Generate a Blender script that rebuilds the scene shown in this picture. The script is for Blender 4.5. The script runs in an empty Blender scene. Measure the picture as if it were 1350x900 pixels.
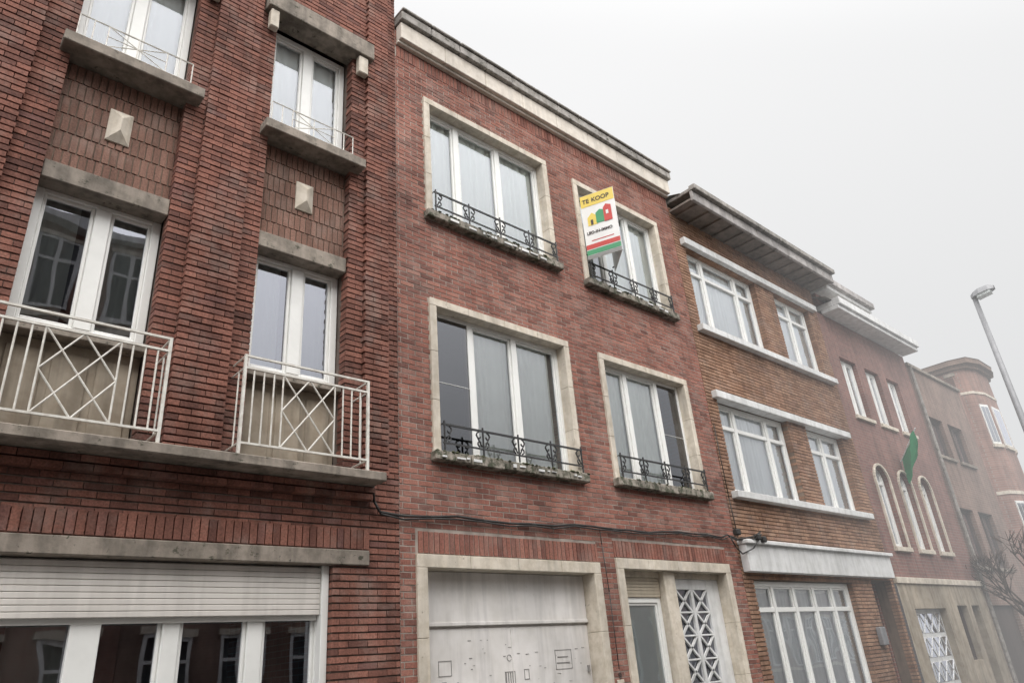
import bpy, math, random
from mathutils import Matrix, Vector
random.seed(7)
S=bpy.context.scene
COL=S.collection
# ------------------------------------------------------------------ materials
def newmat(name):
    m=bpy.data.materials.new(name); m.use_nodes=True
    nt=m.node_tree; b=nt.nodes['Principled BSDF']
    return m,nt,b,nt.nodes['Material Output']
def N(nt,t,**k):
    n=nt.nodes.new(t)
    for a,v in k.items(): setattr(n,a,v)
    return n
def ramp(nt,stops,interp='LINEAR'):
    r=N(nt,'ShaderNodeValToRGB'); r.color_ramp.interpolation=interp
    e=r.color_ramp.elements
    while len(e)<len(stops): e.new(.5)
    for i,(p,c) in enumerate(stops):
        e[i].position=p; e[i].color=(*c,1)
    return r
def objvec(nt,scale=(1,1,1)):
    tc=N(nt,'ShaderNodeTexCoord'); mp=N(nt,'ShaderNodeMapping'); mp.inputs['Scale'].default_value=scale
    nt.links.new(tc.outputs['Object'],mp.inputs['Vector']); return mp.outputs[0]
def noise(nt,vec,sc,det=3,rough=.6):
    n=N(nt,'ShaderNodeTexNoise'); n.inputs['Scale'].default_value=sc; n.inputs['Detail'].default_value=det; n.inputs['Roughness'].default_value=rough
    nt.links.new(vec,n.inputs['Vector']); return n.outputs['Fac']
def mul(nt,a,b,fac=1.0,mode='MULTIPLY'):
    m=N(nt,'ShaderNodeMixRGB',blend_type=mode); 
    if isinstance(fac,float): m.inputs[0].default_value=fac
    else: nt.links.new(fac,m.inputs[0])
    for s,i in ((a,1),(b,2)):
        if isinstance(s,tuple): m.inputs[i].default_value=(*s,1)
        else: nt.links.new(s,m.inputs[i])
    return m.outputs[0]
def stain(nt,col,amt=.5,streak=True):
    v=objvec(nt); a=noise(nt,v,.9,2); ra=ramp(nt,[(.3,(1-amt,)*3),(.65,(1,1,1))]); nt.links.new(a,ra.inputs[0])
    c=mul(nt,col,ra.outputs[0])
    if streak:
        v2=objvec(nt,(5,5,.5)); s=noise(nt,v2,1.6,3); rs=ramp(nt,[(.35,(1-amt*.8,)*3),(.55,(1,1,1))]); nt.links.new(s,rs.inputs[0])
        c=mul(nt,c,rs.outputs[0])
    return c
def bump(nt,b,h,strength=.4,dist=.01):
    bp=N(nt,'ShaderNodeBump'); bp.inputs['Strength'].default_value=strength; bp.inputs['Distance'].default_value=dist
    nt.links.new(h,bp.inputs['Height']); nt.links.new(bp.outputs[0],b.inputs['Normal'])
def mat_bricks(name,stops,amt=.45):
    """real brick boxes: one colour per brick"""
    m,nt,b,o=newmat(name)
    g=N(nt,'ShaderNodeNewGeometry'); r=ramp(nt,stops); nt.links.new(g.outputs['Random Per Island'],r.inputs[0])
    v=objvec(nt); f=noise(nt,v,60,2); rf=ramp(nt,[(.3,(.64,.64,.64)),(.7,(1.18,1.15,1.15))]); nt.links.new(f,rf.inputs[0])
    c=mul(nt,r.outputs[0],rf.outputs[0]); c=stain(nt,c,amt)
    # pale efflorescence patches
    k=noise(nt,v,2.3,4,.7); rk=ramp(nt,[(.50,(0,0,0)),(.75,(.36,.36,.36))]); nt.links.new(k,rk.inputs[0]); c=mul(nt,c,(.38,.32,.28),rk.outputs[0],'MIX')
    nt.links.new(c,b.inputs['Base Color']); b.inputs['Roughness'].default_value=.85; b.inputs['Specular IOR Level'].default_value=.25
    bump(nt,b,f,.6,.005); return m
def mat_bricktex(name,c1,c2,mo,bw=.21,bh=.065,ms=.006,amt=.35):
    m,nt,b,o=newmat(name)
    tc=N(nt,'ShaderNodeTexCoord'); sx=N(nt,'ShaderNodeSeparateXYZ'); nt.links.new(tc.outputs['Object'],sx.inputs[0])
    ad=N(nt,'ShaderNodeMath',operation='ADD'); nt.links.new(sx.outputs[0],ad.inputs[0]); nt.links.new(sx.outputs[1],ad.inputs[1])
    cb=N(nt,'ShaderNodeCombineXYZ'); nt.links.new(ad.outputs[0],cb.inputs[0]); nt.links.new(sx.outputs[2],cb.inputs[1])
    br=N(nt,'ShaderNodeTexBrick'); nt.links.new(cb.outputs[0],br.inputs['Vector'])
    br.inputs['Color1'].default_value=(*c1,1); br.inputs['Color2'].default_value=(*c2,1); br.inputs['Mortar'].default_value=(*mo,1)
    br.inputs['Scale'].default_value=1; br.inputs['Brick Width'].default_value=bw; br.inputs['Row Height'].default_value=bh; br.inputs['Mortar Size'].default_value=ms
    br.inputs['Mortar Smooth'].default_value=.2
    c=stain(nt,br.outputs['Color'],amt)
    nt.links.new(c,b.inputs['Base Color']); b.inputs['Roughness'].default_value=.85
    return m
def mat_plain(name,c,rough=.6,amt=.2,c2=None,sc=6,bs=.2,streak=True,metal=0,spots=None):
    m,nt,b,o=newmat(name); v=objvec(nt); n=noise(nt,v,sc,3,.65)
    c2=c2 or tuple(x*.85 for x in c)
    r=ramp(nt,[(.35,c2),(.6,c)]); nt.links.new(n,r.inputs[0]); col=r.outputs[0]
    if spots:
        k=noise(nt,v,spots[1],4,.75); rk=ramp(nt,[(spots[2],(0,0,0)),(spots[2]+.08,(1,1,1))]); nt.links.new(k,rk.inputs[0])
        col=mul(nt,col,spots[0],rk.outputs[0],'MIX')
    if amt>.12: col=stain(nt,col,amt,streak)
    nt.links.new(col,b.inputs['Base Color']); b.inputs['Roughness'].default_value=rough; b.inputs['Metallic'].default_value=metal
    if bs: bump(nt,b,noise(nt,v,45,2),bs,.004)
    return m
def mat_glass(name,tint=(.95,.98,.965),boost=3.4,gtint=(.92,.94,1)):
    m=bpy.data.materials.new(name); m.use_nodes=True; nt=m.node_tree; nt.nodes.clear()
    o=N(nt,'ShaderNodeOutputMaterial'); t=N(nt,'ShaderNodeBsdfTransparent'); t.inputs[0].default_value=(*tint,1)
    g=N(nt,'ShaderNodeBsdfGlossy'); g.inputs['Roughness'].default_value=.012; g.inputs[0].default_value=(*gtint,1)
    f=N(nt,'ShaderNodeFresnel'); f.inputs['IOR'].default_value=1.5
    mm=N(nt,'ShaderNodeMath',operation='MULTIPLY',use_clamp=True); mm.inputs[1].default_value=boost; nt.links.new(f.outputs[0],mm.inputs[0])
    v=objvec(nt,(1,1,1)); n=noise(nt,v,1.6,1); bp=N(nt,'ShaderNodeBump'); bp.inputs['Strength'].default_value=.12; bp.inputs['Distance'].default_value=.03
    nt.links.new(n,bp.inputs['Height']); nt.links.new(bp.outputs[0],g.inputs['Normal'])
    mx=N(nt,'ShaderNodeMixShader'); nt.links.new(mm.outputs[0],mx.inputs[0]); nt.links.new(t.outputs[0],mx.inputs[1]); nt.links.new(g.outputs[0],mx.inputs[2]); nt.links.new(mx.outputs[0],o.inputs[0])
    return m
BR_L=mat_bricks('brick_dark_red',[(0,(.15,.07,.055)),(.3,(.24,.108,.08)),(.6,(.28,.125,.092)),(.85,(.33,.15,.11)),(1,(.20,.10,.085))],.3)
BR_M=mat_bricks('brick_red',[(0,(.18,.085,.068)),(.22,(.29,.125,.095)),(.6,(.34,.15,.112)),(.85,(.39,.185,.14)),(1,(.25,.13,.105))],.22)
BR_Y=mat_bricks('brick_buff',[(0,(.25,.145,.095)),(.35,(.35,.205,.135)),(.7,(.41,.255,.17)),(1,(.30,.18,.13))],.3)
BR_P=mat_bricks('brick_brown_soldier',[(0,(.21,.12,.09)),(.5,(.25,.14,.105)),(1,(.29,.165,.125))],.3)
MO_D=mat_plain('mortar_dark',(.21,.165,.14),.95,.4,(.14,.11,.09))
MO_P=mat_plain('mortar_panel',(.30,.23,.18),.95,.3,(.24,.18,.14))
MO_L=mat_plain('mortar_pale',(.45,.39,.34),.95,.3,(.34,.29,.25))
MO_Y=mat_plain('mortar_brown',(.22,.16,.12),.95,.3)
BT_4=mat_bricktex('brick_wall_redbrown',(.27,.13,.105),(.21,.10,.085),(.26,.21,.18))
BT_5=mat_bricktex('brick_wall_brown',(.27,.17,.135),(.22,.14,.11),(.30,.25,.21))
BT_6=mat_bricktex('brick_wall_pink',(.34,.18,.14),(.28,.145,.11),(.34,.28,.24))
BT_S=mat_bricktex('brick_wall_side',(.28,.12,.09),(.22,.09,.07),(.28,.23,.2))
CREAM=mat_plain('cream_stone',(.70,.63,.53),.75,.24,(.57,.50,.40),9,spots=((.30,.26,.20),14,.64))
BAND=mat_plain('cornice_plaster',(.70,.64,.56),.8,.2,(.60,.54,.46),7,spots=((.34,.30,.25),10,.66))
SILL=mat_plain('weathered_sill',(.36,.32,.27),.9,.35,(.13,.12,.09),12,.6,spots=((.075,.08,.05),9,.50))
CONC=mat_plain('weathered_concrete',(.35,.30,.25),.9,.4,(.22,.19,.155),7,.5,spots=((.09,.085,.06),11,.60))
PANEL=mat_plain('beige_panel',(.42,.36,.28),.85,.35,(.33,.27,.2),5,.3)
PVC=mat_plain('white_frame',(.80,.80,.77),.35,.06,(.75,.75,.72),4,.0)
WPAINT=mat_plain('white_paint',(.76,.76,.75),.5,.2,(.66,.66,.64),6,.1)
RAILW=mat_plain('rail_paint',(.76,.74,.68),.5,.15,(.60,.56,.50),14,.1,spots=((.25,.13,.07),25,.7))
GARAGE=mat_plain('garage_paint',(.80,.77,.74),.5,.22,(.70,.67,.63),3,.1,spots=((.55,.50,.45),8,.68))
SHUT=mat_plain('shutter_plastic',(.74,.70,.65),.5,.15,(.68,.64,.59),3,.0)
IRON=mat_plain('black_iron',(.018,.018,.02),.45,.1,(.03,.028,.026),20,.1)
ZINC=mat_plain('zinc_gutter',(.40,.37,.34),.7,.4,(.24,.22,.19),8,.3,spots=((.08,.075,.05),9,.60))
DARKW=mat_plain('dark_wood',(.07,.045,.035),.6,.3)
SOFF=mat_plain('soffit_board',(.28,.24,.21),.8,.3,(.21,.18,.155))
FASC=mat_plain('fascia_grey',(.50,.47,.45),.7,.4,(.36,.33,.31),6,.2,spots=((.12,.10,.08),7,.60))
INT=mat_plain('interior_plaster',(.30,.29,.27),.9,.1,bs=0)
CURT=mat_plain('curtain_fabric',(.86,.88,.84),.9,.1,(.80,.82,.78),2,.0)
CURTW=mat_plain('net_curtain_white',(.90,.90,.89),.9,.05,(.87,.87,.86),2,.0)
GL=mat_glass('window_glass'); GLD=mat_glass('window_glass_dark',(.55,.58,.57),4.5,(.88,.9,1))
GLS=mat_glass('insect_screen_glass',(.38,.36,.34),2.6)
FROST=mat_plain('frosted_glass',(.74,.79,.77),.25,.1,(.70,.75,.73),3,.0)
CABLE=mat_plain('cable_rubber',(.03,.028,.026),.6,.1)
ASPH=mat_plain('asphalt',(.055,.055,.055),.9,.3,(.04,.04,.04),20,.4,False)
PAVE=mat_bricktex('paving_slabs',(.34,.33,.31),(.29,.28,.27),(.15,.15,.14),.3,.3,.005)
KERB=mat_plain('kerb_stone',(.3,.3,.29),.85,.3)
LINE=mat_plain('road_paint',(.7,.7,.68),.7,.3)
POLE=mat_plain('galvanised_steel',(.30,.30,.31),.5,.2,metal=.3)
BARK=mat_plain('bark',(.10,.07,.055),.9,.2)
def flat(name,c,r=.5): return mat_plain(name,c,r,.06,tuple(x*.94 for x in c),3,0)
YEL=flat('sign_yellow',(.78,.60,.12)); RED=flat('sign_red',(.55,.06,.05)); GRN=flat('sign_green',(.06,.30,.14)); SWH=flat('sign_white',(.80,.80,.78)); TXT=flat('sign_text_dark',(.06,.045,.04))
FLAG=mat_plain('flag_green',(.04,.30,.13),.8,.2)
# ------------------------------------------------------------------ geometry helpers
def empty(name):
    e=bpy.data.objects.new(name,None); COL.objects.link(e); return e
class Batch:
    def __init__(s,name,mat,parent): s.n=name; s.m=mat; s.p=parent; s.v=[]; s.f=[]
    def quad(s,a,b,c,d):
        i=len(s.v); s.v+= [a,b,c,d]; s.f.append((i,i+1,i+2,i+3))
    def poly(s,pts):
        i=len(s.v); s.v+=list(pts); s.f.append(tuple(range(i,i+len(pts))))
    def box(s,x0,x1,y0,y1,z0,z1,back=True):
        i=len(s.v)
        s.v+=[(x0,y0,z0),(x1,y0,z0),(x1,y1,z0),(x0,y1,z0),(x0,y0,z1),(x1,y0,z1),(x1,y1,z1),(x0,y1,z1)]
        s.f+=[(i,i+1,i+5,i+4),(i+1,i+2,i+6,i+5),(i+3,i,i+4,i+7),(i,i+3,i+2,i+1),(i+4,i+5,i+6,i+7)]
        if back: s.f.append((i+2,i+3,i+7,i+6))
    def prism(s,pts,off):
        """extrude polygon pts by vector off"""
        i=len(s.v); n=len(pts); s.v+=list(pts)+[(p[0]+off[0],p[1]+off[1],p[2]+off[2]) for p in pts]
        s.f.append(tuple(range(i,i+n))); s.f.append(tuple(range(i+2*n-1,i+n-1,-1)))
        for k in range(n): s.f.append((i+k,i+(k+1)%n,i+n+(k+1)%n,i+n+k))
    def tube(s,p,q,r,r2=None,n=6):
        p=Vector(p); q=Vector(q); d=(q-p)
        if d.length<1e-6: return
        d.normalize(); a=d.orthogonal().normalized(); b=d.cross(a); r2=r if r2 is None else r2
        i=len(s.v)
        for c,rr in ((p,r),(q,r2)):
            for k in range(n):
                t=2*math.pi*k/n; w=c+a*math.cos(t)*rr+b*math.sin(t)*rr; s.v.append(tuple(w))
        for k in range(n): s.f.append((i+k,i+(k+1)%n,i+n+(k+1)%n,i+n+k))
        s.f.append(tuple(range(i+n-1,i-1,-1))); s.f.append(tuple(range(i+n,i+2*n)))
    def path(s,pts,r,n=6):
        for a,b in zip(pts[:-1],pts[1:]): s.tube(a,b,r,n=n)
    def done(s,bevel=0,smooth=False):
        if not s.v: return None
        me=bpy.data.meshes.new(s.n); me.from_pydata(s.v,[],s.f); me.update()
        me.materials.append(s.m)
        o=bpy.data.objects.new(s.n,me); COL.objects.link(o)
        if s.p: o.parent=s.p
        if smooth:
            for p in me.polygons: p.use_smooth=True
        if bevel:
            b=o.modifiers.new('bevel','BEVEL'); b.width=bevel; b.segments=1; b.limit_method='ANGLE'
        return o
def wall(name,par,mat,x0,x1,z0,z1,ops,y,reveal=.12):
    B=Batch(name,mat,par)
    xs=sorted({x0,x1}|{min(max(v,x0),x1) for o in ops for v in o[:2]}); zs=sorted({z0,z1}|{min(max(v,z0),z1) for o in ops for v in o[2:]})
    for a,b in zip(xs[:-1],xs[1:]):
        for c,d in zip(zs[:-1],zs[1:]):
            mx,mz=(a+b)/2,(c+d)/2
            if any(o[0]<mx<o[1] and o[2]<mz<o[3] for o in ops): continue
            B.quad((a,y,c),(b,y,c),(b,y,d),(a,y,d))
    for a,b,c,d in ops:
        r=y+reveal
        B.quad((a,y,c),(a,y,d),(a,r,d),(a,r,c)); B.quad((b,y,c),(b,r,c),(b,r,d),(b,y,d))
        B.quad((a,y,d),(b,y,d),(b,r,d),(a,r,d)); B.quad((a,y,c),(a,r,c),(b,r,c),(b,y,c))
    return B.done()
def bricks(name,par,mat,x0,x1,z0,z1,ops,y,dep,pitch=.065,bl=.2,jz=.012,jx=.011,jit=.003,stack=False,rnd=None):
    B=Batch(name,mat,par); n=int(round((z1-z0)/pitch)); pitch=(z1-z0)/n; rg=rnd or random.Random(3)
    for i in range(n):
        za=z0+i*pitch+jz/2; zb=z0+(i+1)*pitch-jz/2; zm=(za+zb)/2
        iv=[(x0,x1)]
        for o in ops:
            if o[2]<zm<o[3]:
                nv=[]
                for a,b in iv:
                    if o[1]<=a or o[0]>=b: nv.append((a,b)); continue
                    if o[0]>a: nv.append((a,o[0]))
                    if o[1]<b: nv.append((o[1],b))
                iv=nv
        off=0 if stack else (i%2)*bl/2+rg.uniform(-.004,.004)
        for a,b in iv:
            k=math.floor((a-off)/bl)
            while True:
                s=max(a,off+k*bl+jx/2); e=min(b,off+(k+1)*bl-jx/2); k+=1
                if s>=b: break
                if e-s<.02: continue
                yy=y+rg.uniform(-jit,jit); dz=rg.uniform(-.0012,.0012)
                B.box(s,e,yy,y+dep,za+dz,zb+dz,False)
    return B.done()
def curtain(B,x0,x1,z0,z1,y,amp=.02,wl=.12,seed=0):
    rg=random.Random(seed); n=max(4,int((x1-x0)/.014)); ph=rg.uniform(0,6)
    pr=None
    for i in range(n+1):
        x=x0+(x1-x0)*i/n; t=2*math.pi*(x-x0)/wl
        yy=y+amp*math.sin(t+1.3*math.sin(t*.31+ph)+ph)*(.6+.4*math.sin(t*.17+ph))
        c=((x,yy,z0),(x,yy,z1))
        if pr: B.quad(pr[0],c[0],c[1],pr[1])
        pr=c
class House:
    def __init__(s,name='brick_house'):
        s.e=empty(name); s.b={}
    def B(s,name,mat,bevel=0):
        if name not in s.b: s.b[name]=(Batch(name,mat,s.e),bevel)
        return s.b[name][0]
    def finish(s):
        for b,bv in s.b.values(): b.done(bv)
    def shell(s,x0,x1,top,depth=8,mat=None,floors=(3.2,6.3)):
        w=s.B('side_and_back_walls',mat or BT_S)
        w.box(x0+.003,x0+.2,.32,depth,0,top-.01); w.box(x1-.2,x1-.003,.32,depth,0,top-.01); w.box(x0+.2,x1-.2,depth-.2,depth,0,top-.01)
        r=s.B('roof',ZINC); r.box(x0+.21,x1-.21,.03,depth-.21,top-.2,top-.05)
        f=s.B('interior_floors',INT)
        for z in floors: f.box(x0+.21,x1-.21,.33,depth-.21,z-.1,z+.1)
        f.box(x0+.21,x1-.21,3.5,3.6,.0,top-.25)
    def window(s,x0,x1,z0,z1,y,mull=(),trans=None,fw=.055,mw=.085,frame=PVC,glass=GL,fname='window_frames',sash=True,cur=(),cmat=CURT,seed=0,cb=0,ctop=0,screens=()):
        f=s.B(fname,frame,.006); g=s.B('window_glass' if glass is GL else 'dark_window_glass',glass)
        f.box(x0,x0+fw,y,y+.07,z0,z1); f.box(x1-fw,x1,y,y+.07,z0,z1)
        f.box(x0+fw,x1-fw,y,y+.07,z1-fw,z1); f.box(x0+fw,x1-fw,y,y+.07,z0,z0+fw)
        edges=[x0+fw]
        for m in mull:
            f.box(m-mw/2,m+mw/2,y-.004,y+.066,z0+fw,z1-fw); edges+=[m-mw/2,m+mw/2]
        edges.append(x1-fw)
        bays_=list(zip(edges[0::2],edges[1::2]))
        if trans:
            for a,b in bays_: f.box(a,b,y+.003,y+.06,trans-.035,trans+.035)
        if sash:
            for a,b in bays_:
                q=.03; yy=y+.018
                lo,hi=z0+fw,z1-fw
                f.box(a,a+q,yy,yy+.04,lo,hi); f.box(b-q,b,yy,yy+.04,lo,hi); f.box(a+q,b-q,yy,yy+.04,hi-q,hi); f.box(a+q,b-q,yy,yy+.04,lo,lo+q)
        for i in screens:
            a,b=bays_[i]; sc=s.B('insect_screens',GLS); sc.quad((a,y+.012,z0+fw),(b,y+.012,z0+fw),(b,y+.012,z1-fw),(a,y+.012,z1-fw))
            f.box(a+.001,b-.001,y+.004,y+.016,(z0+z1)/2-.005,(z0+z1)/2+.005)
        g.quad((x0,y+.045,z0),(x1,y+.045,z0),(x1,y+.045,z1),(x0,y+.045,z1))
        c=s.B('curtains' if cmat is CURT else 'net_curtains',cmat)
        for k,(a,b) in enumerate(cur): curtain(c,a,b,z0+cb,z1-ctop,y+.10,seed=seed*7+k)
def surround(B,x0,x1,z0,z1,w,y0,y1,seg=.55,bottom=False):
    g=.003
    def run(a,b,f):
        n=max(1,int(round((b-a)/seg)))
        for i in range(n): f(a+(b-a)*i/n+g/2,a+(b-a)*(i+1)/n-g/2)
    run(x0,x1,lambda a,b:B.box(a,b,y0,y1,z1-w,z1))
    run(z0,z1-w,lambda a,b:B.box(x0,x0+w,y0,y1,a,b)); run(z0,z1-w,lambda a,b:B.box(x1-w,x1,y0,y1,a,b))
def spiral(cx,cz,y,r,t0,turn,n=12):
    return [(cx+math.cos(t0+turn*i/n)*r*(1-.75*i/n),y,cz+math.sin(t0+turn*i/n)*r*(1-.75*i/n)) for i in range(n+1)]
def grille(B,x0,x1,z0,z1,y,npost=4):
    B.box(x0,x1,y-.009,y+.009,z1-.022,z1); B.box(x0,x1,y-.008,y+.008,z0,z0+.018)
    zm=(z0+z1)/2; h=(z1-z0)
    for k in range(npost+1):
        x=x0+.02+(x1-x0-.04)*k/npost
        B.tube((x,y,z0-.07),(x,y,z1+.03),.012)
        for sg in (-1,1):
            if (k==0 and sg<0) or (k==npost and sg>0): continue
            B.path(spiral(x+sg*.055,z1-.075,y,.05,math.pi/2,-sg*4.6),.0095,5)
            B.path(spiral(x+sg*.05,z0+.07,y,.04,-math.pi/2,sg*4.6),.0095,5)
            B.path([(x+sg*.10,y,z1-.06),(x+sg*.07,y,zm),(x+sg*.02,y,z0+.03)],.009,5)
    B.tube((x0,y,z1-.006),(x0,.1,z1-.006),.008); B.tube((x1,y,z1-.006),(x1,.1,z1-.006),.008)
# ------------------------------------------------------------------ LEFT HOUSE
L=House(); X0,X1,TOP=-2.1,3.945,11.2
bays=[(-1.42,-.42),(.45,1.47),(2.32,3.31)]
ops=[(a,b,3.41,9.0) for a,b in bays]+[(-1.5,3.24,.9,2.66)]
PL=.0615
bricks('brickwork',L.e,BR_L,X0,X1,0,TOP,ops,0,.13,pitch=PL,jz=.015,bl=.195,jx=.006,jit=.0035)
wall('mortar_core',L.e,MO_D,X0,X1-.004,0,TOP,[(a-.012,b+.012,c-.01,d+.01) for a,b,c,d in ops],.014,.30)
for k,(a,b) in enumerate(((-.18,.2),(1.66,2.13),(3.5,3.8))):
    bricks('pier_brickwork',L.e,BR_L,a,b,3.45,TOP,[],-.055,.07,pitch=PL,jz=.015,bl=.195,jx=.006,jit=.0035)
bricks('corbel_brickwork',L.e,BR_L,X0,3.62,3.19,3.32,[],-.09,.1,pitch=.065,jz=.015,jx=.005)
bricks('soldier_course',L.e,BR_L,X0,3.6,2.74,2.93,[],-.02,.04,pitch=.19,bl=.068,jz=.014,jx=.010,stack=True)
co=L.B('concrete_trim',CONC,.008)
co.box(X0,3.60,-.33,-.004,3.32,3.405)           # ledge
co.box(X0,3.60,-.03,.12,2.60,2.735)         # lintel
pn=L.B('stone_panels',PANEL,.006); orn=L.B('pyramid_ornaments',CREAM); ub=L.B('upper_lintels',CREAM,.01)
rl=L.B('balcony_railings',RAILW)
for k,(a,b) in enumerate(bays):
    co.box(a+.002,b-.002,.02,.30,5.66,5.84)     # lintel over window
    co.box(a-.09,b+.12,-.17,.29,7.01,7.13)  # sill
    co.box(a-.16,b+.24,-.14,.16,8.80,9.06)
    ub.box(b+.04,b+.17,-.11,-.02,8.52,8.79); ub.box(a-.12,a-.02,-.11,-.02,8.52,8.79)
    co.box(a,b,.17,.3,9.0,9.02)
    co.box(a+.003,b-.003,.05,.28,4.28,4.36)
    # soldier panel
    bricks('soldier_panel',L.e,BR_P,a,b,5.84,7.01,[],.10,.03,pitch=.195,bl=.064,jz=.014,jx=.012,jit=.002)
    L.B('panel_backing',MO_P).quad((a-.05,.112,5.7),(b+.05,.112,5.7),(b+.05,.112,7.1),(a-.05,.112,7.1))
    cx=(a+b)/2; 
    w,h=.10,.18; zc=6.48
    base=[(cx-w,.085,zc-h),(cx+w,.085,zc-h),(cx+w,.085,zc+h),(cx-w,.085,zc+h)]
    ap0=(cx,.02,zc-.07); ap1=(cx,.02,zc+.07)
    orn.poly([base[0],base[1],ap0]); orn.poly([base[2],base[3],ap1]); orn.quad(base[1],base[2],ap1,ap0); orn.quad(base[3],base[0],ap0,ap1)
    for (p,q) in ((0,1),(1,2),(2,3),(3,0)):
        P,Q=base[p],base[q]; orn.quad(P,(P[0],.12,P[2]),(Q[0],.12,Q[2]),Q)
    # apron panel beneath french window
    pn.box(a,b,.2,.29,3.405,4.28)
    for j in range(3):
        u=a+.06+j*(b-a-.06)/3; pn.box(u,u+(b-a-.06)/3-.06,.185,.199,3.5,4.2)
    # windows
    L.window(a,b,4.36,5.70,.2,mull=((a+b)/2+.03,),fw=.075,mw=.13,glass=GLD,cur=((a,a+.38),(b-.5,b)),seed=k,cmat=CURT)
    L.window(a,b,7.13,8.80,.2,mull=((a+b)/2,),fw=.07,mw=.12,glass=GL,cur=((a,b),),seed=k+4,cmat=CURTW)
    # balcony railing
    y=-.28; ra,rb=cx-.625,cx+.60; z0,z1=3.51,4.30; r=.009
    for z in (z1,z1-.11,z0): rl.box(ra,rb,y-.011,y+.011,z-.009,z+.009)
    for x in (ra,rb):
        rl.box(x-.012,x+.012,y-.013,y+.013,3.405,z1+.01)
        for z in (z1,z1-.11,z0): rl.tube((x,y,z),(x,.02,z),.009)
        rl.tube((x,-.15,z0),(x,-.15,z1-.11),.007)
    zl,zh=z0,z1-.11; wd=rb-ra; ca,cb_=ra+wd*.29,ra+wd*.71
    for t in (.07,.145,.22,.78,.855,.93): rl.tube((ra+wd*t,y,zl),(ra+wd*t,y,zh),.008)
    for x in (ca,cb_): rl.tube((x,y,zl),(x,y,zh),.008)
    cm=(ca+cb_)/2; zm=(zl+zh)/2
    for p,q in (((ca,zl),(cb_,zh)),((ca,zh),(cb_,zl)),((ca,zm),(cm,zh)),((cm,zh),(cb_,zm)),((cb_,zm),(cm,zl)),((cm,zl),(ca,zm))):
        rl.tube((p[0],y,p[1]),(q[0],y,q[1]),.008)
    # small upper rail
    y=-.06
    for z in (7.22,7.47): rl.tube((a,y,z),(b,y,z),.009)
    for t in (.0,.12,.24,.76,.88,1): rl.tube((a+(b-a)*t,y,7.13),(a+(b-a)*t,y,7.47),.0065)
    for p,q in (((.24,7.22),(.76,7.47)),((.24,7.47),(.76,7.22)),((.5,7.22),(.5,7.47)),((.24,7.345),(.76,7.345))):
        rl.tube((a+(b-a)*p[0],y,p[1]),(a+(b-a)*q[0],y,q[1]),.006)
# ground floor window + roller shutter
L.window(-1.5,3.24,.9,2.3,.16,mull=(-.3,.35,1.37,1.965,2.63),fw=.07,mw=.13,glass=GLD,cur=((.9,1.3),),seed=9,cmat=CURT)
L.B('window_frames',PVC,.006).box(1.27,1.47,.14,.2,.95,2.3)
sh=L.B('roller_shutter',SHUT,.004)
z=2.19
while z<2.56:
    sh.box(-1.5,3.17,.085,.12,z,z+.041); z+=.044
L.B('shutter_rails',PVC,.004).box(3.172,3.238,.06,.15,.9,2.60)
L.B('shutter_rails',PVC).box(-1.5,3.17,.135,.15,2.15,2.6)
co.box(-1.6,3.3,-.05,.2,.80,.895)
L.shell(X0,X1,TOP,floors=(3.15,6.4))
L.finish()
# ------------------------------------------------------------------ MIDDLE HOUSE
M=House(); X0,X1,TOP=3.95,9.965,9.75
W=[(4.38,6.69,6.89,8.77,(5.02,5.78)),(7.27,9.45,6.84,8.71,(7.98,8.72)),(4.38,6.70,3.80,5.67,(5.08,5.80)),(7.32,9.43,3.83,5.66,(8.02,8.75))]
G=(4.13,6.80,0.02,2.73); D=(7.11,9.63,.02,2.80)
ops=[w[:4] for w in W]+[G,D]
sold=[(X0,X1,9.25,9.46),(4.13,6.80,2.74,2.96),(7.11,9.63,2.81,3.02)]
bricks('brickwork',M.e,BR_M,X0+.004,X1,0,TOP,ops+sold,0,.03,pitch=.061,jz=.0125,bl=.19,jx=.0125,jit=.0022)
for s in sold: bricks('soldier_course',M.e,BR_M,s[0]+.004,s[1],s[2],s[3],[],-.006,.03,pitch=s[3]-s[2],bl=.065,jz=.012,jx=.013,stack=True)
wall('mortar_core',M.e,MO_L,X0,X1,0,TOP,ops,.0045,.1)
sr=M.B('stone_surrounds',CREAM,.004); bk=M.B('surround_backing',MO_D); sl=M.B('window_sills',SILL,.012); ir=M.B('iron_window_grilles',IRON)
for k,(a,b,c,d,mu) in enumerate(W):
    surround(sr,a,b,c,d,.095,-.03,.16,.6)
    bk.box(a+.01,a+.085,-.02,.15,c,d-.01); bk.box(b-.085,b-.01,-.02,.15,c,d-.01); bk.box(a+.09,b-.09,-.02,.15,d-.085,d-.01)
    # worn, uneven sill built of short stones
    rg=random.Random(k); n=5
    for i in range(n):
        u=a-.03+(b-a+.06)*i/n; v=a-.03+(b-a+.06)*(i+1)/n-.002
        sl.box(u,v,-.11+rg.uniform(-.008,.008),.2,c-.115+rg.uniform(-.008,.008),c-.002)
    cur={0:((a+.1,b-.1),),1:((a+.1,b-.1),),2:((mu[0]-.02,b-.22),),3:((a+.1,mu[1]+.05),)}[k]
    M.window(a+.092,b-.092,c,d-.093,.12,mull=mu,fw=.05,mw=.085,cur=cur,seed=20+k,screens={2:(0,),3:(2,)}.get(k,()))
    grille(ir,a+.1,b-.02,c+.09,c+.32,-.06,4)
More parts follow.
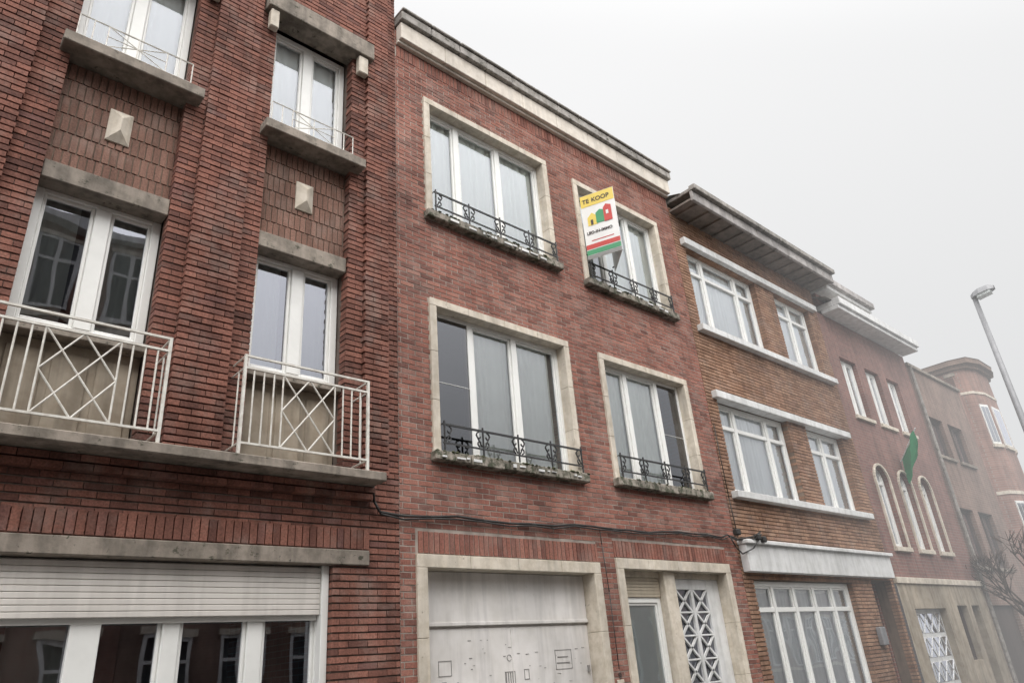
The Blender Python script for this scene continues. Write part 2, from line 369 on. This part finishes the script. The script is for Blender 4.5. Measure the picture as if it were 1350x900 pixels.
# moss cushions on the sills
ms=M.B('sill_moss',mat_plain('moss',(.10,.105,.05),.95,.3,(.05,.06,.03),30,.6)); rg=random.Random(11)
for (a,b,c,d,mu) in W:
    for i in range(34):
        x=rg.uniform(a-.02,b+.02); r=rg.uniform(.012,.03); yy=-.108+rg.uniform(-.004,.02); zz=c-.006
        pts=[(x+r*math.cos(t*math.pi/4)*rg.uniform(.8,1.6),yy+r*.8*math.sin(t*math.pi/4),zz) for t in range(8)]
        for t in range(8): ms.poly([pts[t],pts[(t+1)%8],(x,yy,zz+r*.7)]); 
        for t in range(8): ms.poly([pts[(t+1)%8],pts[t],(x,yy,zz-r*rg.uniform(.4,1.0))])
fl=M.B('sill_paint_remnants',WPAINT,.002)
rg=random.Random(4)
for (a,b,zc) in ((4.42,5.0,3.72),(5.15,6.5,3.73),(4.5,6.4,6.81),(7.4,9.2,6.77)):
    x=a
    while x<b:
        w=rg.uniform(.03,.14); 
        if rg.random()<.5: fl.box(x,x+w,-.124,-.11,zc+rg.uniform(-.01,.01),zc+rg.uniform(.015,.035))
        x+=w+rg.uniform(.01,.06)
surround(sr,*G[:2],0.02,G[3],.125,-.03,.22,.7); surround(sr,*D[:2],.02,D[3],.125,-.03,.22,.7)
bk.box(4.14,4.24,-.02,.21,.02,2.72); bk.box(6.69,6.79,-.02,.21,.02,2.72); bk.box(7.12,7.22,-.02,.21,.02,2.79); bk.box(9.52,9.62,-.02,.21,.02,2.79)
gd=M.B('garage_door',GARAGE,.006)
gd.box(4.256,6.674,.17,.21,2.07,2.60); gd.box(4.256,6.674,.185,.22,.02,2.05); gd.box(4.256,6.674,.20,.215,2.05,2.07)
gd.box(4.256,6.674,.155,.17,2.075,2.11)
gd.box(5.46,5.47,.178,.186,.02,2.05)
gi=M.B('garage_door_marks',flat('faded_marker',(.26,.25,.24)))
for x,z,w,h in ((6.10,1.60,.26,.2),(5.35,1.50,.14,.12),(5.62,1.53,.07,.1),(4.50,1.62,.16,.14),(6.12,1.66,.20,.01),(6.14,1.72,.16,.01),(4.54,1.53,.05,.04)):
    t=.006
    gi.box(x,x+w,.181,.184,z,z+t); gi.box(x,x+w,.181,.184,z+h-t,z+h); gi.box(x,x+t,.181,.184,z,z+h); gi.box(x+w-t,x+w,.181,.184,z,z+h)
for i in range(4): gi.box(5.36+.03*i,5.37+.03*i,.181,.184,1.51,1.61)
gi.path([(5.42+.03*math.cos(t*.6),.182,1.75+.03*math.sin(t*.6)) for t in range(11)],.003,4)
rg=random.Random(8)
for i in range(40):
    x=rg.uniform(4.7,6.6); z=rg.uniform(1.35,1.95); gi.box(x,x+rg.uniform(.005,.05),.181,.184,z,z+rg.uniform(.003,.009))
gi.box(6.60,6.63,.165,.184,1.55,1.62)
# entrance: side window, post, lattice door
de=M.B('entrance_frame',CREAM,.006)
de.box(8.12,8.36,.05,.24,.02,2.675); de.box(7.236,8.118,.12,.24,2.60,2.675); de.box(8.362,9.504,.12,.24,2.60,2.675); de.box(7.236,8.118,.10,.24,.02,.35)
bb=M.B('shutter_box',mat_plain('beige_shutter',(.5,.43,.33),.6,.15))
z=2.36
while z<2.58: bb.box(7.24,8.11,.14,.17,z,z+.036); z+=.04
M.window(7.236,8.118,.35,2.36,.16,fw=.07,sash=True)
M.B('frosted_pane',FROST).box(7.30,8.05,.211,.225,.42,2.30)
dl=M.B('entrance_door',WPAINT,.005); dd=M.B('door_glass_panels',GLD); 
dl.box(8.362,8.48,.15,.2,.02,2.60); dl.box(9.20,9.504,.15,.2,.02,2.60); dl.box(8.48,9.20,.15,.2,2.46,2.60); dl.box(8.48,9.20,.15,.2,.02,.7)
dl.box(8.81,8.87,.15,.2,.7,2.46)
M.B('door_back',INT).box(8.362,9.5,.26,.28,.02,2.6)
dd.quad((8.48,.19,.7),(9.2,.19,.7),(9.2,.19,2.46),(8.48,.19,2.46))
for (a,b) in ((8.48,8.81),(8.87,9.20)):
    for i in range(6):
        z=.7+i*.2933; z2=z+.2933
        dl.box(a,b,.152,.185,z-.012,z+.012)
        for p,q in (((a,z),(b,z2)),((a,z2),(b,z))):
            dx=.012; dl.prism([(p[0],.155,p[1]-dx),(q[0],.155,q[1]-dx),(q[0],.155,q[1]+dx),(p[0],.155,p[1]+dx)],(0,.025,0))
# cornice
cn=M.B('cornice_band',BAND,.008)
n=8
for i in range(n):
    a=X0+.02+(X1-X0-.04)*i/n; b=X0+.02+(X1-X0-.04)*(i+1)/n-.004; cn.box(a,b,-.13,.0,9.50,9.79)
cn.box(X0+.01,X1-.01,-.07,-.001,9.46,9.50)
gt=M.B('roof_gutter',ZINC,.01)
rg=random.Random(2)
for i in range(12):
    a=X0+(X1-X0)*i/12; b=X0+(X1-X0)*(i+1)/12-.002; q=rg.uniform(-.007,.007)
    gt.box(a,b,-.19+q,.4,9.795+q*.3+.003,9.94+q); gt.box(a+.001,b,-.22+q,.38,9.95+q,9.99+q)
hn=bpy.data.curves.new('house_number','FONT'); hn.body='9'; hn.size=.11; hn.extrude=.004
ho=bpy.data.objects.new('house_number',hn); ho.matrix_world=Matrix.Translation((6.90,-.012,1.44))@Matrix.Rotation(math.pi/2,4,'X'); hn.materials.append(TXT); COL.objects.link(ho); ho.parent=M.e
M.B('doorbell',CREAM,.004).box(6.86,6.98,-.02,-.006,1.40,1.44)
M.shell(X0,X1,TOP+.1,floors=(3.2,6.3)); M.finish()
# ------------------------------------------------------------------ THIRD HOUSE (buff)
R=House(); X0,X1,TOP=9.97,15.38,9.3
ops=[(10.28,12.66,6.86,8.52),(13.40,14.95,6.86,8.52),(10.28,12.58,3.93,5.50),(13.30,14.85,3.93,5.50),(10.25,13.55,.75,2.60),(14.35,15.25,.02,2.66)]
bricks('brickwork',R.e,BR_Y,X0+.004,X1,0,TOP,ops,0,.12,pitch=.062,jz=.015,bl=.21,jx=.005,jit=.003)
wall('mortar_core',R.e,MO_Y,X0,X1,0,TOP,[(a-.008,b+.008,c-.008,d+.008) for a,b,c,d in ops],.012,.3)
wb=R.B('white_bands',WPAINT,.008)
wb.box(10.16,15.2,-.10,.10,8.52,8.66); wb.box(10.14,15.2,-.12,.10,6.74,6.86); wb.box(10.16,15.1,-.10,.10,5.50,5.63); wb.box(10.14,15.05,-.12,.10,3.82,3.93)
wb.box(10.02,15.2,-.13,-.001,2.70,3.10); wb.box(10.00,15.24,-.19,-.001,3.10,3.16)
wb.box(10.2,13.6,-.06,.1,.66,.745)
for (a,b,c,d) in ops[:4]:
    wide=b-a>2
    mu=(a+.62,b-.62) if wide else ((a+b)/2,)
    R.window(a,b,c,d,.12,mull=mu,trans=d-.42,fw=.07,mw=.09,cur=((a+.05,b-.05),),cmat=CURTW,seed=int(a*10))
a,b,c,d=ops[4]
R.window(a,b,c,d,.10,mull=tuple(a+(b-a)*t for t in (.2,.4,.6,.8)),trans=d-.42,fw=.08,mw=.075,cur=((a+.05,b-.05),),cmat=CURTW,seed=77)
dk=R.B('recessed_entrance',DARKW); dk.box(14.3,15.3,1.0,1.06,.02,2.66); dk.box(14.27,14.34,.12,1.0,.02,2.66); dk.box(15.26,15.31,.12,1.0,.02,2.66)
R.B('mailbox',POLE,.01).box(14.0,14.22,-.09,-.004,1.55,1.85)
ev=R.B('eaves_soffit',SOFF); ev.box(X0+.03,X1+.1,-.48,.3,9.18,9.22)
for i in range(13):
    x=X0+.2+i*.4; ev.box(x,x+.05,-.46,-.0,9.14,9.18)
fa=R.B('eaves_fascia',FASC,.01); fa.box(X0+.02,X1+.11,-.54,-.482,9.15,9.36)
rg_=R.B('roof_gutter',ZINC,.01); rg_.box(X0+.015,X1+.12,-.62,-.49,9.362,9.47); rg_.box(X0+.03,X1+.1,-.489,.5,9.365,9.44)
R.B('roof',ZINC).poly([(X0,-.3,9.42),(X1,-.3,9.42),(X1,4,11.0),(X0,4,11.0)])
R.shell(X0,X1,TOP,floors=(3.3,6.2)); R.finish()
# ------------------------------------------------------------------ FOURTH HOUSE (red-brown, arched windows)
Q=House(); X0,X1,TOP=15.385,20.3,8.62
up=[(15.95,16.80,6.2,7.62),(17.25,18.05,6.2,7.62),(18.5,19.25,6.2,7.62)]
ar=[(15.95,16.65,3.35,5.08),(17.22,17.90,3.35,5.08),(18.42,19.08,3.35,5.08)]
gr=[(15.95,17.6,.02,2.15),(18.3,18.9,1.1,2.2),(19.2,19.7,.02,2.2)]
wall('brick_wall',Q.e,BT_4,X0,X1,2.62,TOP,up+ar,0,.16)
wall('stone_base',Q.e,PANEL,X0,X1,0,2.62,gr,-.04,.2)
tr=Q.B('stone_trim',CREAM,.006)
tr.box(X0,X1,-.08,-.001,2.622,2.74)
for a,b,c,d in up:
    Q.window(a,b,c,d,.10,mull=((a+b)/2,),fw=.07,mw=.1,cur=((a+.05,b-.05),),cmat=CURT,seed=int(a)); tr.box(a-.05,b+.05,-.06,.1,c-.09,c-.002)
for a,b,c,d in ar:
    r=(b-a)/2; cx=(a+b)/2; zc=d-r
    sp=Q.B('arch_spandrels',BT_4)
    n=8
    for sg in (-1,1):
        pts=[(cx+sg*r,-.004,d)]+[(cx+sg*r*math.cos(t*math.pi/2/n),-.004,zc+r*math.sin(t*math.pi/2/n)) for t in range(n+1)]
        sp.prism(pts,(0,.1,0))
    arc=[(cx-(r+.03)*math.cos(t*math.pi/16),-.02,zc+(r+.03)*math.sin(t*math.pi/16)) for t in range(17)]
    tr.path([(a-.03,-.02,c)]+arc+[(b+.03,-.02,c)],.035,4)
    Q.window(a,b,c,d,.10,mull=((a+b)/2,),fw=.07,mw=.08,trans=zc,cur=((a+.05,b-.05),),cmat=CURT,seed=int(a*3)); tr.box(a-.06,b+.06,-.07,.1,c-.09,c-.002)
g4=Q.B('garage_door',WPAINT,.005); a,b=15.95,17.6
g4.box(a,b,.10,.14,.02,2.15)
gg=Q.B('garage_door_panes',GLD); 
for i in range(4):
    u=a+.08+i*(b-a-.1)/4; w=(b-a-.1)/4-.06
    for j in range(4):
        z=.35+j*.45; gg.box(u,u+w,.092,.099,z,z+.36)
        for p,q in (((u,z),(u+w,z+.36)),((u,z+.36),(u+w,z))): g4.tube((p[0],.09,p[1]),(q[0],.09,q[1]),.016,n=4)
Q.B('entrance_door',DARKW).box(19.2,19.7,.12,.16,.02,2.2); Q.window(18.3,18.9,1.1,2.2,.08,fw=.05,glass=GLD,frame=DARKW,fname='wood_frames')
cq=Q.B('white_cornice',WPAINT,.01); cq.box(X0+.28,X1,-.42,-.001,8.62,8.72); cq.box(X0+.28,X1,-.48,-.3,8.722,8.90); cq.box(X0+.28,X1,-.30,.4,8.722,8.86)
Q.B('roof',ZINC).poly([(X0,-.3,8.88),(X1,-.3,8.88),(X1,4,10.6),(X0,4,10.6)])
Q.B('attic_wall',BT_4).box(15.5,17.75,-.05,1.2,8.862,9.12); Q.B('attic_cornice',WPAINT,.01).box(15.5,17.9,-.36,1.3,9.122,9.22); Q.B('attic_gutter',FASC,.01).box(15.49,17.95,-.44,1.32,9.222,9.38)
Q.shell(X0,X1,TOP,mat=BT_4,floors=(2.95,5.8)); Q.finish()
# ------------------------------------------------------------------ FIFTH HOUSE
F=House(); X0,X1,TOP=20.305,24.3,8.35
ops=[(20.55,21.75,5.9,7.0),(22.15,23.3,5.9,7.0),(20.55,21.75,3.1,4.55),(22.15,23.3,3.1,4.55),(20.7,22.6,.02,2.2),(23.1,23.9,.02,2.2)]
wall('brick_wall',F.e,BT_5,X0,X1,0,TOP,ops,0,.16)
for k,(a,b,c,d) in enumerate(ops[:4]):
    F.window(a,b,c,d,.10,mull=((a+b)/2,),fw=.07,mw=.09,frame=DARKW,glass=GLD,cur=((a+.05,b-.05),),seed=k+60); F.B('sills',CONC).box(a-.05,b+.05,-.06,.1,c-.08,c-.002)
F.B('doors',DARKW,.01).box(20.7,22.6,.1,.14,.02,2.2); F.B('doors',DARKW).box(23.1,23.9,.1,.14,.02,2.2)
F.B('parapet_coping',CONC,.01).box(X0,X1,-.07,.25,8.35,8.45)
F.B('drainpipe',ZINC).tube((20.4,-.07,0),(20.4,-.07,8.3),.045,n=8)
F.shell(X0,X1,TOP,mat=BT_5,floors=(2.7,5.4)); F.finish()
# ------------------------------------------------------------------ CORNER HOUSE with bay tower
T=House(); X0,X1,TOP=24.305,27.3,8.9
wall('brick_wall',T.e,BT_6,X0,X1,0,TOP,[],0,.16)
tw=T.B('bay_tower',BT_6); wf=T.B('tower_windows',PVC); wg=T.B('tower_glass',GLD); tc_=T.B('tower_cornice',mat_plain('brown_cornice',(.24,.16,.12),.8,.3),.02); ts=T.B('tower_bands',CREAM)
bp=[(24.5,0),(24.65,-.28),(25.2,-.45),(26.3,-.45),(26.85,-.28),(27.0,0)]
def outl(e):
    cx=25.75; return [(cx+(x-cx)*(1+e/1.3),y-e if y<0 else 0.0) for x,y in bp]
def ring(B,e,z0,z1):
    o=outl(e); B.prism([(x,y,z0) for x,y in o]+[(o[-1][0],1.5,z0),(o[0][0],1.5,z0)],(0,0,z1-z0))
ring(tw,0,0,9.12); ring(tc_,.08,9.122,9.25); ring(tc_,.18,9.252,9.42); ring(ts,.02,8.3,8.38); ring(ts,.02,5.2,5.3)
for i in range(5):
    (xa,ya),(xb,yb)=bp[i],bp[i+1]
    A=Vector((xa,ya,0)); Bv=Vector((xb,yb,0)); d=(Bv-A); ln=d.length; d/=ln; nn=Vector((d.y,-d.x,0)); 
    if i in (0,4): continue
    for z0,z1 in ((6.7,7.95),(3.9,5.0)):
        p=A+d*ln*.16; q=A+d*ln*.84
        def P(v,z,o): w=v+nn*o; return (w.x,w.y,z)
        wf.prism([P(p,z0,.03),P(q,z0,.03),P(q,z1,.03),P(p,z1,.03)],tuple(-nn*.06))
        p2=A+d*ln*.22; q2=A+d*ln*.485; p3=A+d*ln*.515; q3=A+d*ln*.78
        for u,v in ((p2,q2),(p3,q3)): wg.quad(P(u,z0+.07,.034),P(v,z0+.07,.034),P(v,z1-.07,.034),P(u,z1-.07,.034))
        ts.prism([P(p-d*.04,z0-.1,.06),P(q+d*.04,z0-.1,.06),P(q+d*.04,z0,.06),P(p-d*.04,z0,.06)],tuple(-nn*.08))
T.B('coping',CONC).box(X0,24.4,-.06,.25,8.9,9.0)
T.shell(X0,X1,TOP,mat=BT_6,floors=(2.9,5.6)); T.finish()
x=27.31
for k,(w,h,m) in enumerate(((5.5,6.0,BT_5),(5.2,6.4,BT_4),(6,5.9,BT_6),(6,6.2,BT_5))):
    H=House(); ops=[(x+.7+j*1.7,x+1.7+j*1.7,z,z+1.3) for j in range(2) for z in (3.4,)]
    wall('brick_wall',H.e,m,x,x+w,0,h,ops,0,.15)
    for (a,b,c,d) in ops: H.window(a,b,c,d,.1,mull=((a+b)/2,),cur=((a,b),)); H.B('sills',CONC).box(a-.05,b+.05,-.05,.1,c-.08,c-.002)
    H.B('door',DARKW).box(x+1,x+2,-.02,.02,.02,2.2); H.B('coping',CONC).box(x,x+w,-.1,.3,h,h+.12); H.shell(x,x+w,h,mat=m,floors=(2.9,)); H.finish(); x+=w+.01
# ------------------------------------------------------------------ opposite side of the street
YO=-11.2
def opp(x0,x1,h,m,nf):
    H=House(); b=H.B('walls',m); b.box(x0,x1,YO-8,YO,0,h)
    H.B('cornice',WPAINT,.01).box(x0,x1,YO,YO+.35,h-.35,h-.1); H.B('roof',ZINC).poly([(x0,YO+.1,h),(x1,YO+.1,h),(x1,YO-4,h+2.4),(x0,YO-4,h+2.4)])
    n=int((x1-x0)/1.6)
    fr=H.B('window_frames',WPAINT,.006); gl=H.B('window_glass',flat('dark_glazing',(.04,.045,.05),.05)); st=H.B('stone_bands',CREAM)
    for f in range(nf):
        z=1.0+f*(h-.6)/nf; zt=z+min(1.9,(h-.6)/nf-1.0)
        st.box(x0,x1,YO,YO+.05,z-.22,z-.1)
        for i in range(n):
            a=x0+.45+i*(x1-x0-.3)/n; c=a+.95
            for q in ((a,a+.08),(c-.08,c),((a+c)/2-.05,(a+c)/2+.05)): fr.box(*q,YO+.002,YO+.06,z,zt)
            for q in ((z,z+.08),(zt-.08,zt),(zt-.55,zt-.48)): fr.box(a+.01,c-.01,YO+.002,YO+.055,*q)
            gl.quad((a,YO+.02,z),(c,YO+.02,z),(c,YO+.02,zt),(a,YO+.02,zt))
            st.box(a-.08,c+.08,YO,YO+.09,zt+.0,zt+.14)
    H.finish()
opp(-14,-7.5,9.5,BT_6,3); opp(-7.49,-.5,12.0,BT_4,4); opp(-.49,4.6,12.6,BT_6,4); opp(4.61,10,7.4,BT_5,2); opp(10.01,20,6.8,BT_4,2); opp(20.01,28,7.2,BT_6,2); opp(28.01,40,7,BT_5,2)
H=House(); wall('brick_wall',H.e,BT_5,-9,-2.11,0,9.5,[(-7.8,-6.6,4,5.6),(-5,-3.8,4,5.6)],0,.15)
for a,b in ((-7.8,-6.6),(-5,-3.8)): H.window(a,b,4,5.6,.1,mull=((a+b)/2,),cur=((a,b),))
H.shell(-9,-2.11,9.5,mat=BT_5); H.finish()
# ------------------------------------------------------------------ ground
def sheet(name,mat,x0,x1,y0,y1,z):
    b=Batch(name,mat,None); b.quad((x0,y0,z),(x1,y0,z),(x1,y1,z),(x0,y1,z)); return b.done()
sheet('ground',mat_plain('earth',(.12,.11,.09),.95,.3,sc=.5),-400,400,-400,400,-.13)
sheet('road',ASPH,-60,90,-8.6,-2.7,-.12)
b=Batch('pavement',PAVE,None); b.box(-60,90,-2.55,7,-.125,.0); b.done(); b=Batch('pavement',PAVE,None); b.box(-60,90,-11.3,-8.75,-.125,.0); b.done()
b=Batch('kerb',KERB,None); b.box(-60,90,-2.7,-2.552,-.125,.004); b.done(.01); b=Batch('kerb',KERB,None); b.box(-60,90,-8.748,-8.6,-.125,.004); b.done(.01)
b=Batch('road_markings',LINE,None)
for i in range(24): b.quad((-40+i*5,-5.7,-.116),(-37.5+i*5,-5.7,-.116),(-37.5+i*5,-5.6,-.116),(-40+i*5,-5.6,-.116))
b.done()
# ------------------------------------------------------------------ cable on the facades
e=empty('facade_cable'); cb=Batch('cable',CABLE,e)
pts=[(3.60,-.07,3.36),(3.62,-.06,3.2),(3.70,-.04,3.10),(3.95,-.04,3.08)]
x=3.95
while x<9.4:
    x+=.35; pts.append((x,-.035,3.09+.02*(x-3.95)+.016*math.sin(x*3.1)+.01*math.sin(x*7)))
pts+=[(9.7,-.05,3.22),(9.95,-.06,3.17),(10.2,-.2,3.2),(10.4,-.2,3.28)]
cb.path(pts,.013); cb.path([(p[0],p[1]-.015,p[2]-.028+.008*math.sin(p[0]*9)) for p in pts],.009)
cb.path([(6.86,-.035,3.14),(6.87,-.03,2.95),(6.90,-.03,2.4),(6.90,-.03,1.55)],.006)
cb.path([(9.75,-.06,3.2),(9.8,-.09,3.05),(9.95,-.09,2.95),(10.1,-.2,3.02),(10.3,-.22,3.18)],.01)
cb.path([(9.98,-.05,3.2),(9.97,-.04,3.8),(9.96,-.04,5)],.007); cb.done(smooth=True)
jb=Batch('junction_boxes',CABLE,e)
for x,z in ((10.28,3.20),(10.42,3.17),(9.72,3.24)): jb.box(x-.05,x+.05,-.25,-.16,z-.05,z+.04)
jb.done(.015)
# ------------------------------------------------------------------ for-sale board (V shape, hung on the facade)
e=empty('for_sale_sign'); A=Vector((7.37,-.04,0)); O=Vector((7.58,-.55,0)); d=(O-A).normalized(); nn=Vector((d.y,-d.x,0)); wd=(O-A).length
def P(u,z,o=0): w=A+d*u+nn*o; return (w.x,w.y,z)
z0,z1=7.20,8.36
b=Batch('board',SWH,e); b.prism([P(0,z0),P(wd,z0),P(wd,z1),P(0,z1)],tuple(-nn*.008))
C=Vector((8.0,-.04,0)); d2=(C-O).normalized(); n2=Vector((d2.y,-d2.x,0)); b.prism([(O.x,O.y,z0),(C.x,C.y,z0),(C.x,C.y,z1),(O.x,O.y,z1)],tuple(-n2*.008)); b.done()
def patch(name,mat,pts,o=.003): q=Batch(name,mat,e); q.poly([P(u,z,o) for u,z in pts]); q.done()
def rect(name,mat,u0,u1,a,c,o=.003): patch(name,mat,[(u0,a),(u1,a),(u1,c),(u0,c)],o)
rect('yellow_band',YEL,0.002,wd-.002,8.14,8.355); rect('red_band',RED,.002,wd-.002,7.37,7.45); rect('green_band',GRN,.002,wd-.002,7.27,7.355); rect('grey_foot',flat('sign_grey',(.25,.25,.24)),.002,wd-.002,7.205,7.262)
patch('yellow_house',YEL,[(.08,7.78),(.24,7.78),(.24,7.93),(.16,8.01),(.08,7.93)]); patch('green_house',GRN,[(.22,7.79),(.36,7.79),(.36,8.0),(.29,8.03),(.22,7.98)],.005); patch('red_house',RED,[(.35,7.78),(.48,7.78),(.48,8.05),(.40,8.09),(.35,8.03)],.007)
rect('door_mark',TXT,.13,.17,7.79,7.88,.009); rect('door_mark_white',SWH,.39,.43,7.9,7.97,.011)
rect('text_line',RED,.10,.46,7.50,7.515)
for body,u,z,sz,nm in (('TE KOOP',.03,8.205,.104,'for_sale_text'),('LEO-IN-IMMO',.04,7.63,.068,'agency_text')):
    c=bpy.data.curves.new(nm,'FONT'); c.body=body; c.size=sz; c.extrude=.001; c.offset=.0022; c.space_word=1.3; c.materials.append(TXT)
    t=bpy.data.objects.new(nm,c); m=Matrix.Identity(4); m.col[0][:3]=d; m.col[1][:3]=(0,0,1); m.col[2][:3]=nn; m.col[3][:3]=P(u,z,.006)
    COL.objects.link(t); t.parent=e; t.matrix_world=m
b=Batch('brackets',IRON,e); b.tube((7.37,-.04,8.30),(7.37,.0,8.30),.012); b.tube((7.37,-.04,7.30),(7.37,.0,7.30),.012); b.tube((8.0,-.04,8.30),(8.0,0.,8.3),.012); b.tube((8.0,-.04,7.3),(8.0,0,7.3),.012); b.tube((O.x,O.y+.02,z1-.02),(7.8,.0,z1-.02),.008); b.done()
# ------------------------------------------------------------------ street lamp
e=empty('street_lamp'); b=Batch('pole',POLE,e); px,py=19.0,-2.35
b.tube((px,py,0),(px,py,1.2),.12,.12,12); b.tube((px,py,1.2),(px,py,8.95),.09,.055,12); b.tube((px,py,8.9),(px,py-.12,9.06),.04,n=8); b.done(smooth=True)
b=Batch('lamp_head',POLE,e)
prof=[(0,.06),(.08,.13),(.2,.17),(.4,.15),(.52,.06)]
for (u,w),(u2,w2) in zip(prof[:-1],prof[1:]):
    ya,yb=py+.06-u,py+.06-u2; za,zb=8.98+u*.12,8.98+u2*.12
    h=.05+w*.6; h2=.05+w2*.6
    b.poly([(px-w,ya,za),(px-w*.6,ya,za+h),(px-w2*.6,yb,zb+h2),(px-w2,yb,zb)]); b.poly([(px-w*.6,ya,za+h),(px+w*.6,ya,za+h),(px+w2*.6,yb,zb+h2),(px-w2*.6,yb,zb+h2)]); b.poly([(px+w*.6,ya,za+h),(px+w,ya,za),(px+w2,yb,zb),(px+w2*.6,yb,zb+h2)])
    b.poly([(px-w,ya,za),(px-w2,yb,zb),(px+w2,yb,zb),(px+w,ya,za)])
b.done(); b=Batch('lamp_lens',FROST,e); b.prism([(px-.11,py-.08,8.995),(px+.11,py-.08,8.995),(px+.1,py-.36,9.03),(px-.1,py-.36,9.03)],(0,0,-.06)); b.done(.015)
# ------------------------------------------------------------------ green flag
e=empty('flag'); b=Batch('flag_pole',WPAINT,e); b.tube((17.75,0,5.35),(17.45,-.62,5.95),.014); b.done()
b=Batch('flag_cloth',FLAG,e); n=14; rows=[]
for i in range(n+1):
    t=i/n; row=[]
    for j in range(9):
        s=j/8; bx=17.72-.26*s; by=-.06-.52*s; bz=5.41+.5*s
        row.append((bx+.04*math.sin(6*s+4*t), by+.08*s*t+.035*math.sin(9*s+3*t), bz-.6*t*(1-.2*s)))
    rows.append(row)
for i in range(n):
    for j in range(8): b.quad(rows[i][j],rows[i][j+1],rows[i+1][j+1],rows[i+1][j])
b.done(smooth=True)
# ------------------------------------------------------------------ bare tree
e=empty('bare_tree'); b=Batch('trunk_and_branches',BARK,e); rg=random.Random(5)
def br(p,d,l,r,k):
    q=p+d*l; b.tube(p,q,r,r*.75,5)
    if k==0: return
    for _ in range(3 if k>1 else 4):
        nd=(d+Vector((rg.uniform(-.8,.8),rg.uniform(-.8,.8),rg.uniform(-.35,.5)))).normalized(); br(q,nd,l*rg.uniform(.6,.85),max(r*.66,.008),k-1)
br(Vector((20.6,-1.0,0)),Vector((0,0,1)),1.15,.06,5); b.done(smooth=True)
# ------------------------------------------------------------------ fog: a bank lying down the street; it dims what is behind it and emits its own light to stand in for scattered daylight
LF=.76
for k,(xa,xb,SG) in enumerate(((11,110,.021),)):
    m=bpy.data.materials.new('fog_volume'); m.use_nodes=True; nt=m.node_tree; nt.nodes.clear()
    o=N(nt,'ShaderNodeOutputMaterial'); v=N(nt,'ShaderNodeVolumeAbsorption'); v.inputs['Color'].default_value=(0,0,0,1); v.inputs['Density'].default_value=SG
    em=N(nt,'ShaderNodeEmission'); em.inputs['Color'].default_value=(.98,.99,1,1); em.inputs['Strength'].default_value=SG*LF
    ad=N(nt,'ShaderNodeAddShader'); nt.links.new(v.outputs[0],ad.inputs[0]); nt.links.new(em.outputs[0],ad.inputs[1])
    nt.links.new(ad.outputs[0],o.inputs['Volume']); b=Batch('fog',m,None); b.box(xa,xb,-60,60,-.10,14); b.done()
# ------------------------------------------------------------------ light
w=bpy.data.worlds.new('World'); S.world=w; w.use_nodes=True; nt=w.node_tree; bg=nt.nodes['Background']; bg.inputs['Strength'].default_value=.1
sk=N(nt,'ShaderNodeTexSky',sky_type='NISHITA'); sk.sun_disc=False; sk.sun_elevation=math.radians(54); sk.sun_rotation=math.radians(209); sk.dust_density=6; sk.air_density=1
hs=N(nt,'ShaderNodeHueSaturation'); hs.inputs['Saturation'].default_value=.25; nt.links.new(sk.outputs[0],hs.inputs['Color'])
tc=N(nt,'ShaderNodeTexCoord'); dp=N(nt,'ShaderNodeVectorMath',operation='DOT_PRODUCT'); nt.links.new(tc.outputs['Generated'],dp.inputs[0])
dp.inputs[1].default_value=Vector((-.29,-.51,.81)).normalized()
rp=N(nt,'ShaderNodeMapRange',interpolation_type='SMOOTHSTEP'); rp.inputs['From Min'].default_value=.2; rp.inputs['From Max'].default_value=.95; rp.inputs['To Min'].default_value=0; rp.inputs['To Max'].default_value=25
nt.links.new(dp.outputs['Value'],rp.inputs['Value'])
sp=N(nt,'ShaderNodeSeparateXYZ'); nt.links.new(tc.outputs['Generated'],sp.inputs[0])
r2=N(nt,'ShaderNodeMapRange'); r2.inputs['From Min'].default_value=.15; r2.inputs['From Max'].default_value=.72; r2.inputs['To Min'].default_value=8.2; r2.inputs['To Max'].default_value=9.9; nt.links.new(sp.outputs[2],r2.inputs['Value'])
sm=N(nt,'ShaderNodeMath',operation='ADD'); nt.links.new(rp.outputs[0],sm.inputs[0]); nt.links.new(r2.outputs[0],sm.inputs[1])
tint=N(nt,'ShaderNodeVectorMath',operation='SCALE'); tint.inputs[0].default_value=(1,1,1.003); nt.links.new(sm.outputs[0],tint.inputs['Scale'])
mx=N(nt,'ShaderNodeMixRGB'); mx.inputs[0].default_value=.93; nt.links.new(hs.outputs[0],mx.inputs[1]); nt.links.new(tint.outputs[0],mx.inputs[2]); nt.links.new(mx.outputs[0],bg.inputs['Color'])
sl=bpy.data.lights.new('sun','SUN'); sl.energy=1.35; sl.angle=math.radians(45); sl.color=(1,.96,.92)
so=bpy.data.objects.new('sun',sl); COL.objects.link(so); dirv=Vector((.29,.51,-.81)); so.rotation_euler=dirv.to_track_quat('-Z','Y').to_euler()
# ------------------------------------------------------------------ camera
c=bpy.data.cameras.new('camera'); c.sensor_width=36; c.lens=940.6/1350*36; c.clip_end=2000; c.clip_start=.05
co_=bpy.data.objects.new('camera',c); COL.objects.link(co_)
rm=Matrix(((0.7483,-0.22664,-0.62327),(-0.65897,-0.36165,-0.65954),(-0.07615,0.90441,-0.42021)))
co_.rotation_mode='QUATERNION'; co_.rotation_quaternion=rm.to_quaternion(); co_.location=(0,-6,1.6); S.camera=co_
S.view_settings.view_transform='Standard'; S.view_settings.look='None'; S.view_settings.exposure=0
